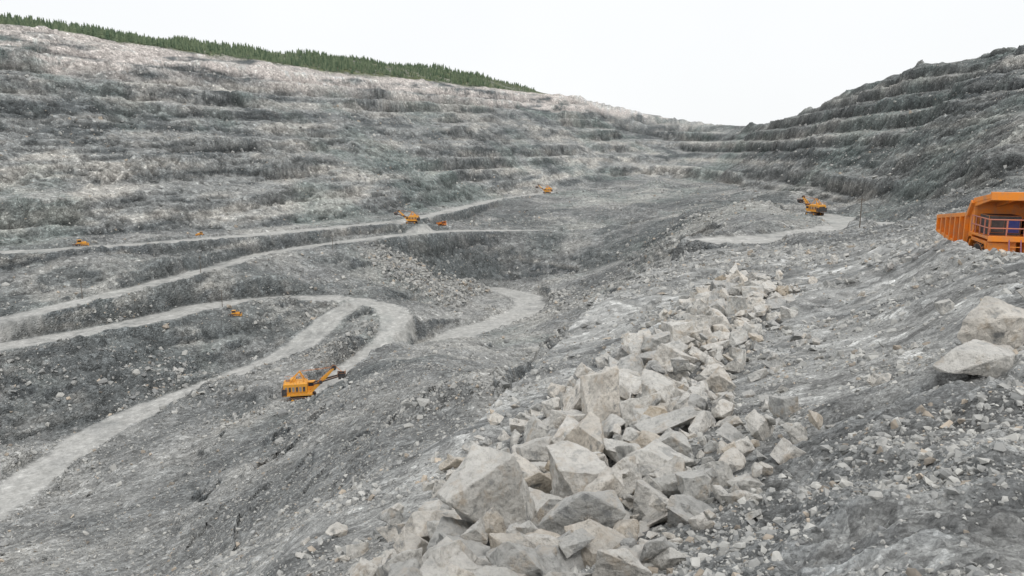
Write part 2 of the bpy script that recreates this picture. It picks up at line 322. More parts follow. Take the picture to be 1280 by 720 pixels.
def make_rock_mat(name,attr):
    m,nt,b=mat_new(name);L=nt.links.new
    geo=N(nt,'ShaderNodeNewGeometry');pos=geo.outputs['Position']
    if attr:
        at=N(nt,'ShaderNodeAttribute',attribute_name='albedo')
        nb=N(nt,'ShaderNodeTexNoise',Scale=5.,Detail=5.,Roughness=.7);L(pos,nb.inputs['Vector'])
        c=mixc(nt,at.outputs['Color'],ramp(nt,nb.outputs[0],[(.36,g(.55)),(.48,g(1)),(.66,g(1.2))]),.6,'MULTIPLY')
        L(c,b.inputs['Base Color']);b.inputs['Roughness'].default_value=.9;b.inputs['Specular IOR Level'].default_value=.2
        return m
    na=N(nt,'ShaderNodeTexNoise',Scale=.9,Detail=10.,Roughness=.65);L(pos,na.inputs['Vector'])
    nb=N(nt,'ShaderNodeTexNoise',Scale=7.,Detail=9.,Roughness=.8);L(pos,nb.inputs['Vector'])
    nc=N(nt,'ShaderNodeTexNoise',Scale=2.2,Detail=6.,Roughness=.65);L(pos,nc.inputs['Vector'])
    oi=N(nt,'ShaderNodeObjectInfo')
    base=ramp(nt,oi.outputs['Random'],[(0,(.38,.38,.37)),(.3,(.54,.53,.50)),(.7,(.67,.645,.60)),(.93,(.64,.60,.54)),(1,(.48,.41,.32))])
    c=mixc(nt,base,ramp(nt,na.outputs[0],[(.36,g(.65)),(.5,g(1)),(.66,g(1.2))]),.8,'MULTIPLY')
    c=mixc(nt,c,ramp(nt,nb.outputs[0],[(.36,g(.4)),(.48,g(1)),(.66,g(1.25))]),.7,'MULTIPLY')
    c=mixc(nt,c,(.48,.39,.29,1),ramp(nt,nc.outputs[0],[(.54,g(0)),(.66,g(.6))]))
    c=mixc(nt,c,(.19,.20,.205,1),ramp(nt,nc.outputs[0],[(.34,g(.7)),(.44,g(0))]))
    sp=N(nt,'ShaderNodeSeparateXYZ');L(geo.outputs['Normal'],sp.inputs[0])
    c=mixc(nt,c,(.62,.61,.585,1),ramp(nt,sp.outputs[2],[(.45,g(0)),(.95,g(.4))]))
    L(c,b.inputs['Base Color']);b.inputs['Roughness'].default_value=.9;b.inputs['Specular IOR Level'].default_value=.2
    bp=N(nt,'ShaderNodeBump',Strength=.8,Distance=.12);L(nb.outputs[0],bp.inputs['Height'])
    bp2=N(nt,'ShaderNodeBump',Strength=.5,Distance=.25);L(nc.outputs[0],bp2.inputs['Height']);L(bp.outputs[0],bp2.inputs['Normal'])
    L(bp2.outputs[0],b.inputs['Normal']);return m
def paint(name,c,rough=.5,dirt=.5,metal=0.):
    m,nt,b=mat_new(name);L=nt.links.new
    tc=N(nt,'ShaderNodeTexCoord')
    na=N(nt,'ShaderNodeTexNoise',Scale=1.3,Detail=8.,Roughness=.7);L(tc.outputs['Object'],na.inputs['Vector'])
    cc=mixc(nt,(*c,1),(.24,.22,.19,1),ramp(nt,na.outputs[0],[(.42,g(0)),(.7,g(dirt))]))
    L(cc,b.inputs['Base Color']);b.inputs['Roughness'].default_value=rough;b.inputs['Metallic'].default_value=metal
    return m
GM=make_ground_mat();RM=make_rock_mat("boulder_stone",False);RS=make_rock_mat("rubble_stone",True)
M_OR=paint("orange_paint",(.84,.26,.016),.5,.55);M_YE=paint("yellow_paint",(.78,.36,.025),.5,.5)
M_DK=paint("dark_steel",(.035,.035,.04),.6,.35);M_BL=paint("blue_paint",(.02,.04,.26),.5,.2)
M_RB=paint("tyre_rubber",(.03,.03,.03),.85,.6);M_GL=paint("window_glass",(.02,.03,.04),.1,.1)
M_GR=paint("grey_steel",(.25,.25,.24),.6,.4);M_WD=paint("pole_wood",(.12,.10,.08),.9,.3);M_WH=paint("white_paint",(.7,.7,.68),.5,.3)
MATS=[M_OR,M_YE,M_DK,M_BL,M_RB,M_GL,M_GR,M_WD,M_WH]; OR,YE,DK,BL,RB,GL,GR,WD,WH=range(9)
def mesh_np(name,V,F,mat,colors=None,smooth=False,n=3,alpha=None,comp=None):
    me=bpy.data.meshes.new(name);V=np.ascontiguousarray(V,dtype=np.float32);F=np.ascontiguousarray(F,dtype=np.int32)
    me.vertices.add(len(V));me.vertices.foreach_set('co',V.ravel())
    me.loops.add(F.size);me.loops.foreach_set('vertex_index',F.ravel())
    me.polygons.add(len(F));me.polygons.foreach_set('loop_start',np.arange(len(F),dtype=np.int32)*n)
    me.polygons.foreach_set('use_smooth',np.full(len(F),smooth))
    me.update(calc_edges=True)
    if colors is not None:
        a=me.color_attributes.new('albedo','FLOAT_COLOR','POINT')
        cc=np.ones((len(V),4),np.float32);cc[:,:3]=colors
        if alpha is not None: cc[:,3]=alpha
        a.data.foreach_set('color',cc.ravel())
    if comp is not None:
        a=me.attributes.new('compacted','FLOAT','POINT');a.data.foreach_set('value',np.ascontiguousarray(comp,dtype=np.float32))
    me.materials.append(mat)
    ob=bpy.data.objects.new(name,me);scene.collection.objects.link(ob);return ob
V=np.stack([XX,YY,H],-1).reshape(-1,3)
ii,jj=np.meshgrid(np.arange(NR-1),np.arange(NT-1),indexing='ij');b0=(ii*NT+jj).ravel()
F=np.stack([b0,b0+1,b0+NT+1,b0+NT],1)
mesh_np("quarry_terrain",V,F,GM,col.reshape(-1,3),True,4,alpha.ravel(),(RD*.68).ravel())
xs=np.linspace(-60,60,121);ysb=np.linspace(-60,.7,62);bx,by=np.meshgrid(xs,ysb,indexing='xy')
bz=-3.5-np.clip(-bx-2,0,60)*.75+.15*fbm(bx/2,by/2,8,4)-.25*(by>0)-.2
ii,jj=np.meshgrid(np.arange(61),np.arange(120),indexing='ij');b0=(ii*121+jj).ravel()
mesh_np("ground_behind",np.stack([bx,by,bz],-1).reshape(-1,3),np.stack([b0,b0+1,b0+122,b0+121],1),GM,np.tile([.32,.33,.33],(bx.size,1)),True,4)
print("mesh",time.time()-T0)
# ------------------------------------------------------------------ stones
def hull(npts,seed,sq=.6,flat=(1,1,1)):
    r=random.Random(seed);bm=bmesh.new()
    for i in range(npts):
        v=Vector((r.gauss(0,1),r.gauss(0,1),r.gauss(0,1))).normalized()
        m=max(abs(c) for c in v);v=v.lerp(v/m,sq)*r.uniform(.85,1.05)
        bm.verts.new((v.x*flat[0],v.y*flat[1],v.z*flat[2]))
    res=bmesh.ops.convex_hull(bm,input=bm.verts[:])
    bmesh.ops.delete(bm,geom=list({e for e in res['geom_interior']+res['geom_unused'] if isinstance(e,bmesh.types.BMVert)}),context='VERTS')
    return bm
def hull_np(*a,**k):
    bm=hull(*a,**k);bmesh.ops.triangulate(bm,faces=bm.faces[:]);bm.verts.ensure_lookup_table()
    for i,v in enumerate(bm.verts): v.index=i
    V=np.array([v.co[:] for v in bm.verts]);F=np.array([[v.index for v in f.verts] for f in bm.faces]);bm.free();return V,F
def scatter(name,pos,size,tmpl,colr,mat,tilt=math.pi):
    n=len(pos);which=rng.integers(0,len(tmpl),n);VV=[];FF=[];CC=[];off=0
    for k,(V,F) in enumerate(tmpl):
        idx=np.where(which==k)[0];m=len(idx)
        if m==0: continue
        a=rng.uniform(0,2*np.pi,m);b=rng.uniform(-tilt,tilt,m);c=rng.uniform(0,2*np.pi,m)
        ca,sa,cb,sb,cc,sc=np.cos(a),np.sin(a),np.cos(b),np.sin(b),np.cos(c),np.sin(c)
        o=np.zeros(m);l=np.ones(m)
        Rz=np.stack([ca,-sa,o,sa,ca,o,o,o,l],1).reshape(m,3,3);Rx=np.stack([l,o,o,o,cb,-sb,o,sb,cb],1).reshape(m,3,3)
        Rz2=np.stack([cc,-sc,o,sc,cc,o,o,o,l],1).reshape(m,3,3)
        Rm=Rz@Rx@Rz2
        W=np.einsum('mij,vj->mvi',Rm,V)*size[idx][:,None,None]+pos[idx][:,None,:]
        VV.append(W.reshape(-1,3));FF.append((F[None]+(np.arange(m)*len(V))[:,None,None]+off).reshape(-1,F.shape[1]))
        CC.append(np.repeat(colr[idx],len(V),0));off+=m*len(V)
    return mesh_np(name,np.concatenate(VV),np.concatenate(FF),mat,np.concatenate(CC),False,3)
lowT=[hull_np(9+i%4,100+i,.5,(1,.8+.05*(i%3),.55+.08*(i%4))) for i in range(10)]
tinyT=[hull_np(6,300+i,.5,(1,.85,.65)) for i in range(6)]
def stonecol(n,light=.5):
    a=rng.random(n)[:,None];b=rng.random(n)[:,None]
    c=np.array([.23,.235,.235])+(np.array([.58,.57,.535])-np.array([.23,.235,.235]))*np.clip(a*.8+light*.35,0,1)
    return np.where(b>.93,c*np.array([1.05,.92,.8]),c)
n=110000
Ys=np.exp(rng.uniform(math.log(4.5),math.log(120),n));Xs=rng.uniform(-.75,.85,n)*Ys
cl=fbm(Xs/3,Ys/3,301,3);keep=rng.random(n)<np.clip(.45+cl*1.8,.06,1);Xs,Ys=Xs[keep],Ys[keep];n=len(Xs)
sz=.012*np.exp(rng.exponential(.5,n))*(1+Ys/14);sz=np.minimum(sz,.06+.0055*Ys)
scatter("gravel_scatter",np.stack([Xs,Ys,ground(Xs,Ys)+sz*.1],1),sz,lowT,stonecol(n,.1),RS)
PX=[];PY=[];PS=[]
for cx,cy,r,m,s0 in [(-52,468,32,3600,.95),(-30,500,24,1500,.95),(-88,250,22,900,.45),(-150,222,28,1100,.45),(-73,315,18,1000,.55),(-58,345,14,900,.6),(-128,292,30,1400,.6),(-210,262,45,1700,.65),(-100,380,40,900,.6),(150,412,10,500,.5),(130,470,60,500,.9),(28,440,40,900,.75),(-130,150,40,900,.3),(45,85,25,700,.13),(28,75,14,500,.15),(70,420,60,700,.8),(-210,190,30,600,.5),(16,60,6,500,.16),(14,95,12,400,.25),(28,300,26,900,.65),(-15,150,14,600,.35),(-40,200,40,900,.35),(-8,440,16,900,.75),(20,470,16,900,.75),(-175,330,18,600,.6),(0,500,20,800,.8)]:
    a=rng.uniform(0,2*np.pi,m);q=r*np.sqrt(rng.random(m))*(1+.3*rng.normal(size=m));PX.append(cx+q*np.cos(a));PY.append(cy+q*np.sin(a)*.8);PS.append(s0*np.exp(rng.normal(-.4,.6,m)))
m=60000;Yr=np.exp(rng.uniform(math.log(95),math.log(900),m));xr=rng.uniform(-.8,.8,m)*Yr
kk=fbm(xr/25,Yr/25,606,3)>rng.uniform(-.5,.25,m);Yr=Yr[kk];xr=xr[kk]
PX.append(xr);PY.append(Yr);PS.append((.06+Yr*.0010)*np.exp(rng.normal(-.4,.6,len(Yr))))
PX=np.concatenate(PX);PY=np.concatenate(PY);PS=np.concatenate(PS)
PS=np.minimum(PS,1.9)
rd=ground(PX,PY,ROAD);kp=ground(PX,PY,KP);k=(rd<.2)&(kp<14.85)&(PY>20);PX,PY,PS=PX[k],PY[k],PS[k]
scatter("rubble",np.stack([PX,PY,ground(PX,PY)+PS*.2],1),PS,lowT,stonecol(len(PX),.1)*.95,RS)
m=170000;Yr=np.exp(rng.uniform(math.log(75),math.log(650),m));xr=rng.uniform(-.75,.75,m)*Yr
kk=(fbm(xr/14,Yr/14,616,3)>rng.uniform(-.6,.3,m))&(ground(xr,Yr,RD)<rng.uniform(.05,.75,m))&(ground(xr,Yr,KP)<14.98);Yr=Yr[kk];xr=xr[kk]
ps=(.05+Yr*.0007)*np.exp(rng.normal(-.3,.5,len(Yr)))
scatter("scree",np.stack([xr,Yr,ground(xr,Yr)+ps*.1],1),ps,tinyT,stonecol(len(xr),.05)*.95,RS)
print("rubble",len(PX),len(xr),time.time()-T0)
def big_rock(name,seed,flat,npts=15,sq=.75,disp=.03):
    bm=hull(npts,seed,sq,flat)
    bmesh.ops.dissolve_limit(bm,angle_limit=math.radians(20),verts=bm.verts[:],edges=bm.edges[:])
    bmesh.ops.bevel(bm,geom=bm.edges[:],offset=.018,segments=1,affect='EDGES',clamp_overlap=True)
    bmesh.ops.triangulate(bm,faces=bm.faces[:])
    for it in range(5):
        ed=[e for e in bm.edges if e.calc_length()>.13]
        if not ed or len(bm.verts)>5500: break
        bmesh.ops.subdivide_edges(bm,edges=ed,cuts=1)
        bmesh.ops.triangulate(bm,faces=bm.faces[:])
    bm.normal_update();o=Vector((seed*3.7,seed*1.3,0))
    for v in bm.verts:
        p=v.co+o
        h=mnoise.fractal(p*1.3,.9,2.1,3)
        d=(math.floor(h*4)/4*.6+h*.4)*disp*1.8+mnoise.noise(p*6)*disp*.6+mnoise.noise(p*14)*disp*.35
        v.co=v.co+v.normal*d
    me=bpy.data.meshes.new(name);bm.to_mesh(me);bm.free();me.materials.append(RM);return me
shapes=[(1,.75,.6),(1,.85,.8),(1,.6,.45),(1,.9,.7),(.9,.7,.9),(1,.5,.6),(1,.8,.5),(.85,.85,.75),(1,.65,.35),(1,.95,.55),(1,.45,.4),(1,.7,.7)]
BR=[big_rock("boulder_mesh_%d"%i,50+i,shapes[i],10+i%5,.85,.04) for i in range(12)]
root=bpy.data.objects.new("boulder_pile",None);scene.collection.objects.link(root)
def put(me,name,x,y,dz,s,rot,parent=None):
    ob=bpy.data.objects.new(name,me);scene.collection.objects.link(ob)
    ob.location=(x,y,float(ground(x,y))+dz);ob.scale=(s,s,s) if not hasattr(s,'__len__') else s;ob.rotation_euler=rot
    if parent: ob.parent=parent
    return ob
heroes=[(-.45,15.6,1.35),(-1.5,15.0,1.0),(3.3,26.5,1.15),(14.1,21.2,1.5),(11.2,17.8,1.1),(15.8,22,1.2),(1.6,17.4,1.05),(-2.2,18.4,1.0),(2.2,21.5,1.15),(-.6,20.5,1.1),(5.6,27,1.1),(5.0,33,1.2),(9.3,40,1.25),(12.5,47,1.3),(1.4,13.6,.95),(-1.9,12.6,.85),(3.6,18.0,.85),(4.8,22.5,.95),(7.2,33,1.0),(1.0,24,1.0),(2.6,30,1.05),(7.0,42,1.15),(.2,11.2,.7),(17.5,56,1.3),(20.2,66,1.3)]
placed=[(h[0],h[1],h[2]*.7) for h in heroes]
P_=np.array(pile);cand=[]
for i in range(7500):
    sI=random.random()**.9*(len(pile)-1.001);k=int(sI);f=sI-k
    x=P_[k,0]*(1-f)+P_[k+1,0]*f;y=P_[k,1]*(1-f)+P_[k+1,1]*f;w=P_[k,2]*(1-f)+P_[k+1,2]*f
    gx_=random.gauss(0,.6)*w;gy_=random.gauss(0,.6)*w*.7;x+=gx_;y+=gy_
    cap=(.8+.5*min(1,y/60))*(1-.5*min(1,math.hypot(gx_,gy_)/w/1.4))
    cand.append((min(cap,.11*math.exp(random.expovariate(.9))),x,y))
cand.sort(reverse=True);nb=0
for s_,x,y in cand:
    if y<8.5: continue
    ok=True
    for (a,b,r) in placed:
        if (a-x)**2+(b-y)**2<(.68*(r+s_))**2: ok=False;break
    if not ok: continue
    placed.append((x,y,s_));nb+=1
    put(random.choice(BR),"block_%03d"%nb,x,y,s_*random.uniform(.1,.5),s_,(random.uniform(-.7,.7),random.uniform(-.7,.7),random.uniform(0,6.28)),root)
    if nb>1300: break
for i in range(240):
    a,b,r=random.choice(placed[16:420]);s_=r*random.uniform(.3,.6)
    put(random.choice(BR),"upper_block_%03d"%i,a+random.uniform(-.6,.6)*r,b+random.uniform(-.6,.6)*r,r*.7+s_*.25,s_,(random.uniform(-.8,.8),random.uniform(-.8,.8),random.uniform(0,6.28)),root)
for i,(x,y,s_) in enumerate(heroes[6:]):
    put(BR[(i*5+1)%12],"large_block_%02d"%i,x,y,s_*.45,s_,(random.uniform(-.5,.5),random.uniform(-.5,.5),random.uniform(0,6.28)),root)
print("boulders",nb,time.time()-T0)
slab=big_rock("slab_mesh",203,(.62,.5,1.0),14,.92,.035);slab2=big_rock("slab_mesh_b",211,(1,.7,.38),13,.85,.04);blk=big_rock("block_mesh",222,(.9,.7,.8),11,.8,.04)
put(slab,"boulder",-.35,15.6,.85,(1.45,1.35,1.55),(.3,-.5,.4))
put(blk,"boulder",-1.5,14.9,.4,1.0,(.4,.3,1.2))
put(slab,"boulder",3.3,26.5,.7,1.35,(.1,.5,1.9))
put(blk,"boulder",13.7,21.2,.6,(1.65,1.3,1.5),(.2,.25,.4))
put(slab2,"boulder",11.2,17.8,.2,(1.25,1.0,1.2),(.1,-.1,.2))
put(blk,"boulder",16.4,22.6,.7,1.3,(1.2,.25,2.4))
put(blk,"boulder",-9.6,25.5,.3,.42,(.2,.25,.4))
put(slab2,"boulder",-5.6,22.5,.2,.5,(.2,.25,.9))
for i,(x,y,s_) in enumerate([(-7,24,.25),(-4.4,20,.35),(-6.3,21,.22),(10.4,29,.3),(14,34,.3),(17,40,.35),(22,47,.35),(6,17,.22),(12.5,30,.2),(4.5,13,.12),(8,18,.2),(26,52,.5),(24,60,.55),(30,70,.6),(12.2,16.3,.35),(10.4,20.5,.35),(17.5,30,.5),(13.8,25.5,.35)]):
    put(BR[i%12],"boulder",x,y,s_*.25,s_,(random.random(),random.random(),random.random()*6))
# ------------------------------------------------------------------ pines on the rim
def tree_tmpl(seed):
    r=random.Random(seed);V=[];F=[]
    for k in range(5): a=k/5*6.283;V+= [(.02*math.cos(a),.02*math.sin(a),0),(.012*math.cos(a),.012*math.sin(a),.5)]
    for k in range(5): i=k*2;j=((k+1)%5)*2;F+=[(i,j,j+1),(i,j+1,i+1)]
    z0=.14
    for tier in range(5):
        rad=.23*(1-tier*.17)*r.uniform(.8,1.2);zz=z0+tier*.16;o=len(V);n=9
        V.append((r.uniform(-.03,.03),r.uniform(-.03,.03),min(1,zz+.27)))
        for k in range(n*2):
            a=k/(2*n)*6.283+r.uniform(-.1,.1);q=rad*(r.uniform(.75,1.15) if k%2==0 else r.uniform(.35,.6))
            V.append((q*math.cos(a),q*math.sin(a),zz+r.uniform(-.03,.03)-(.03 if k%2==0 else -.03)))
        for k in range(2*n): F.append((o,o+1+k,o+1+(k+1)%(2*n)))
    return np.array(V),np.array(F)
TM=[tree_tmpl(i) for i in range(6)]
n=14000
tt=rng.uniform(-1.05,.03,n);nyt,nzt=nodes(tt)
fr_=rng.random(n)**1.1
Yt=nyt[:,15]+4+fr_*(nyt[:,16]-nyt[:,15]+30);Xt=tt*Yt
k=(fbm(Xt/28,Yt/28,404,3)>-.08-.4*rng.random(n))&(ground(Xt,Yt,KP)>15.0)
Xt,Yt=Xt[k],Yt[k];n=len(Xt)
hh=rng.uniform(3,9.5,n)*np.where(Xt/Yt>-.03,.6,1)*(.8+.6*fbm(Xt/40,Yt/40,405,2))
mt,nt_,b_=mat_new("pine_foliage");at=N(nt_,'ShaderNodeAttribute',attribute_name='albedo');nt_.links.new(at.outputs['Color'],b_.inputs['Base Color']);b_.inputs['Roughness'].default_value=.9
gc=np.array([.09,.14,.085])+rng.random((n,1))*np.array([.13,.13,.08])
scatter("pine_forest",np.stack([Xt,Yt,ground(Xt,Yt)-.3],1),hh,TM,gc,mt,0.04)
# ------------------------------------------------------------------ machine builder
class MB:
    def __init__(s): s.v=[];s.f=[];s.m=[]
    def add(s,vs,fs,m):
        o=len(s.v);s.v+=[tuple(v) for v in vs];s.f+=[tuple(i+o for i in f) for f in fs];s.m+=[m]*len(fs)
    def box(s,x0,x1,y0,y1,z0,z1,m,tx=0,ty=0):
        vs=[(x0,y0,z0),(x1,y0,z0),(x1,y1,z0),(x0,y1,z0),(x0+tx,y0+ty,z1),(x1-tx,y0+ty,z1),(x1-tx,y1-ty,z1),(x0+tx,y1-ty,z1)]
        s.add(vs,[(0,3,2,1),(4,5,6,7),(0,1,5,4),(1,2,6,5),(2,3,7,6),(3,0,4,7)],m)
    def cyl(s,p0,p1,r0,r1,n,m):
        p0=Vector(p0);p1=Vector(p1);d=(p1-p0).normalized();a=d.orthogonal().normalized();b=d.cross(a)
        vs=[p0+(a*math.cos(k/n*6.28318)+b*math.sin(k/n*6.28318))*r0 for k in range(n)]+[p1+(a*math.cos(k/n*6.28318)+b*math.sin(k/n*6.28318))*r1 for k in range(n)]
        s.add(vs,[(k,(k+1)%n,(k+1)%n+n,k+n) for k in range(n)]+[tuple(range(n))[::-1],tuple(range(n,2*n))],m)
    def beam(s,p0,p1,w0,h0,w1,h1,m):
        p0=Vector(p0);p1=Vector(p1);d=(p1-p0).normalized();sd=d.cross(Vector((0,0,1)))
        if sd.length<.01: sd=Vector((1,0,0))
        sd.normalize();u=sd.cross(d)
        q=lambda p,w,h:[p-sd*w/2-u*h/2,p+sd*w/2-u*h/2,p+sd*w/2+u*h/2,p-sd*w/2+u*h/2]
        s.add(q(p0,w0,h0)+q(p1,w1,h1),[(0,3,2,1),(4,5,6,7),(0,1,5,4),(1,2,6,5),(2,3,7,6),(3,0,4,7)],m)
    def prism(s,prof,a0,a1,m,axis='x'):
        n=len(prof);f=(lambda a,p:(a,p[0],p[1])) if axis=='x' else (lambda a,p:(p[0],a,p[1]))
        s.add([f(a0,p) for p in prof]+[f(a1,p) for p in prof],[tuple(range(n))[::-1],tuple(range(n,2*n))]+[(k,(k+1)%n,(k+1)%n+n,k+n) for k in range(n)],m)
    def mesh(s,name,bev=.03):
        me=bpy.data.meshes.new(name);me.from_pydata(s.v,[],s.f)
        for m in MATS: me.materials.append(m)
        for p,m in zip(me.polygons,s.m): p.material_index=m
        bm=bmesh.new();bm.from_mesh(me);bmesh.ops.recalc_face_normals(bm,faces=bm.faces[:])
        if bev: bmesh.ops.bevel(bm,geom=bm.edges[:],offset=bev,segments=1,affect='EDGES',clamp_overlap=True)
        bm.to_mesh(me);bm.free();return me
def tyre(mb,x0,x1,y,r):
    w=x1-x0
    mb.cyl((x0,y,r),(x0+w*.15,y,r),r*.9,r,28,RB);mb.cyl((x0+w*.15,y,r),(x1-w*.15,y,r),r,r,28,RB);mb.cyl((x1-w*.15,y,r),(x1,y,r),r,r*.9,28,RB)
    for k in range(28):
        a=k/28*6.283;mb.beam((x0+.02,y+math.cos(a)*r,r+math.sin(a)*r),(x1-.02,y+math.cos(a+.12)*r,r+math.sin(a+.12)*r),.1,.1,.1,.1,RB)
    mb.cyl((x0-.05,y,r),(x1+.05,y,r),r*.55,r*.55,18,OR);mb.cyl((x0-.12,y,r),(x1+.12,y,r),r*.22,r*.22,12,DK)
def dump_truck():
    b=MB()
    for sx in(-1,1):
        x0,x1=(1.95,3.05) if sx>0 else(-3.05,-1.95);tyre(b,x0,x1,-3.1,1.5)
        for a0 in(.85,2.0):
            x0,x1=(a0,a0+1.05) if sx>0 else(-a0-1.05,-a0);tyre(b,x0,x1,2.4,1.5)
        b.box(sx*.75-.2,sx*.75+.2,-5,4.6,1.35,2.05,DK)
        b.cyl((sx*1.1,-1.2,1.6),(sx*1.1,-.4,3.0),.18,.14,10,GR)
        b.prism([(-5.0,3.15),(-1.5,3.15),(-1.2,2.5),(-1.45,2.45),(-1.7,2.95),(-4.6,2.95),(-5.0,2.4)],*(sorted((sx*1.6,sx*3.15))),OR)
        b.box(*sorted((sx*2.0,sx*3.1)),-5.15,-4.95,1.95,3.1,OR)
    b.box(-1.4,1.4,2.1,2.8,1.1,1.9,DK)
    b.box(-2.9,2.9,-5.6,-5.05,.95,2.1,OR,.1,.05);b.box(-2.3,-1.6,-5.67,-5.55,1.3,1.65,WH);b.box(1.6,2.3,-5.67,-5.55,1.3,1.65,WH)
    b.box(-1.25,1.25,-5.2,-2.2,2.1,3.3,OR);b.box(-1.05,1.05,-5.27,-5.18,2.15,3.15,DK)
    for k in range(9): b.box(-1.0,1.0,-5.33,-5.26,2.2+k*.105,2.24+k*.105,GR)
    b.box(-3.2,3.2,-5.3,-1.7,3.3,3.45,OR);b.box(-3.2,3.2,-5.36,-5.3,3.18,3.5,OR)
    b.box(1.0,2.95,-4.9,-2.9,3.45,4.2,OR);b.box(1.06,2.89,-4.84,-2.96,4.2,4.95,GL);b.box(.95,3.0,-5.0,-2.85,4.95,5.12,OR)
    for x in(1.0,1.95,2.86):
        b.box(x,x+.09,-4.9,-4.8,4.2,4.95,OR);b.box(x,x+.09,-3.0,-2.9,4.2,4.95,OR)
    b.box(-2.9,-1.2,-4.2,-2.5,3.45,4.6,DK);b.box(-2.8,-2.1,-4.26,-4.19,3.6,4.4,DK);b.box(-1.9,-1.3,-4.26,-4.19,3.6,4.4,BL)
    b.box(-.8,.6,-3.4,-2.4,3.45,4.3,DK);b.cyl((.2,-4.0,3.45),(.2,-4.0,4.5),.22,.22,14,DK);b.cyl((-.4,-4.0,3.45),(-.4,-4.0,4.5),.22,.22,14,DK)
    def rail(p,q,n):
        p=Vector(p);q=Vector(q)
        for h in(.5,1.0): b.cyl(p+Vector((0,0,h)),q+Vector((0,0,h)),.045,.045,6,BL)
        for k in range(n+1):
            w=p.lerp(q,k/n);b.cyl(w,w+Vector((0,0,1)),.045,.045,6,BL)
    rail((-3.15,-5.25,3.45),(3.15,-5.25,3.45),7);rail((-3.15,-5.25,3.45),(-3.15,-1.9,3.45),4);rail((3.15,-5.25,3.45),(3.15,-1.9,3.45),4)
    for x in(-2.1,-1.5): b.beam((x,-6.0,1.0),(x,-5.3,3.4),.07,.07,.07,.07,BL)
    for k in range(7): b.cyl((-2.1,-5.95+k*.1,1.2+k*.34),(-1.5,-5.95+k*.1,1.2+k*.34),.03,.03,6,BL)
    def ztop(y): return float(np.interp(y,[-2.1,-1.3,5.8],[5.25,4.45,3.75]))
    prof=[(-2.1,5.25),(-2.35,3.6),(-1.5,2.2),(1.5,2.2),(5.7,2.75),(5.8,3.75),(-1.3,4.45)]
    for sx in(-1,1):
        a=sorted((sx*2.95,sx*3.15));b.prism(prof,a[0],a[1],OR)
        for k in range(7):
            y=-1.2+k*1.12;zb=2.25 if y<1.5 else 2.25+(y-1.5)*.13
            a=sorted((sx*3.15,sx*3.38));b.box(a[0],a[1],y-.1,y+.1,zb,ztop(y)-.05,OR)
        b.beam((sx*3.2,-1.3,4.45),(sx*3.2,5.8,3.75),.3,.26,.3,.26,OR);b.beam((sx*3.2,-2.1,5.3),(sx*3.2,-1.3,4.45),.3,.26,.3,.26,OR)
        b.beam((sx*3.2,-1.5,2.25),(sx*3.2,5.7,2.8),.24,.22,.24,.22,OR)
    b.prism([(-1.5,2.15),(1.5,2.15),(5.7,2.7),(5.7,2.9),(1.5,2.4),(-1.4,2.4)],-3.0,3.0,OR)
    b.prism([(-2.05,5.25),(-2.35,3.6),(-1.5,2.3),(-1.25,2.4),(-2.1,3.65),(-1.85,5.25)],-3.0,3.0,OR)
    b.prism([(-1.9,5.2),(-5.5,5.72),(-5.5,5.98),(-1.9,5.5)],-3.2,3.2,OR)
    b.box(-3.3,3.3,-5.62,-5.4,5.58,6.05,OR)
    for x in(-3.1,-1.9,-.6,.6,1.9,3.1): b.beam((x,-2.1,5.15),(x,-5.4,5.68),.14,.34,.14,.12,OR)
    return b.mesh("dump_truck_mesh",.02)
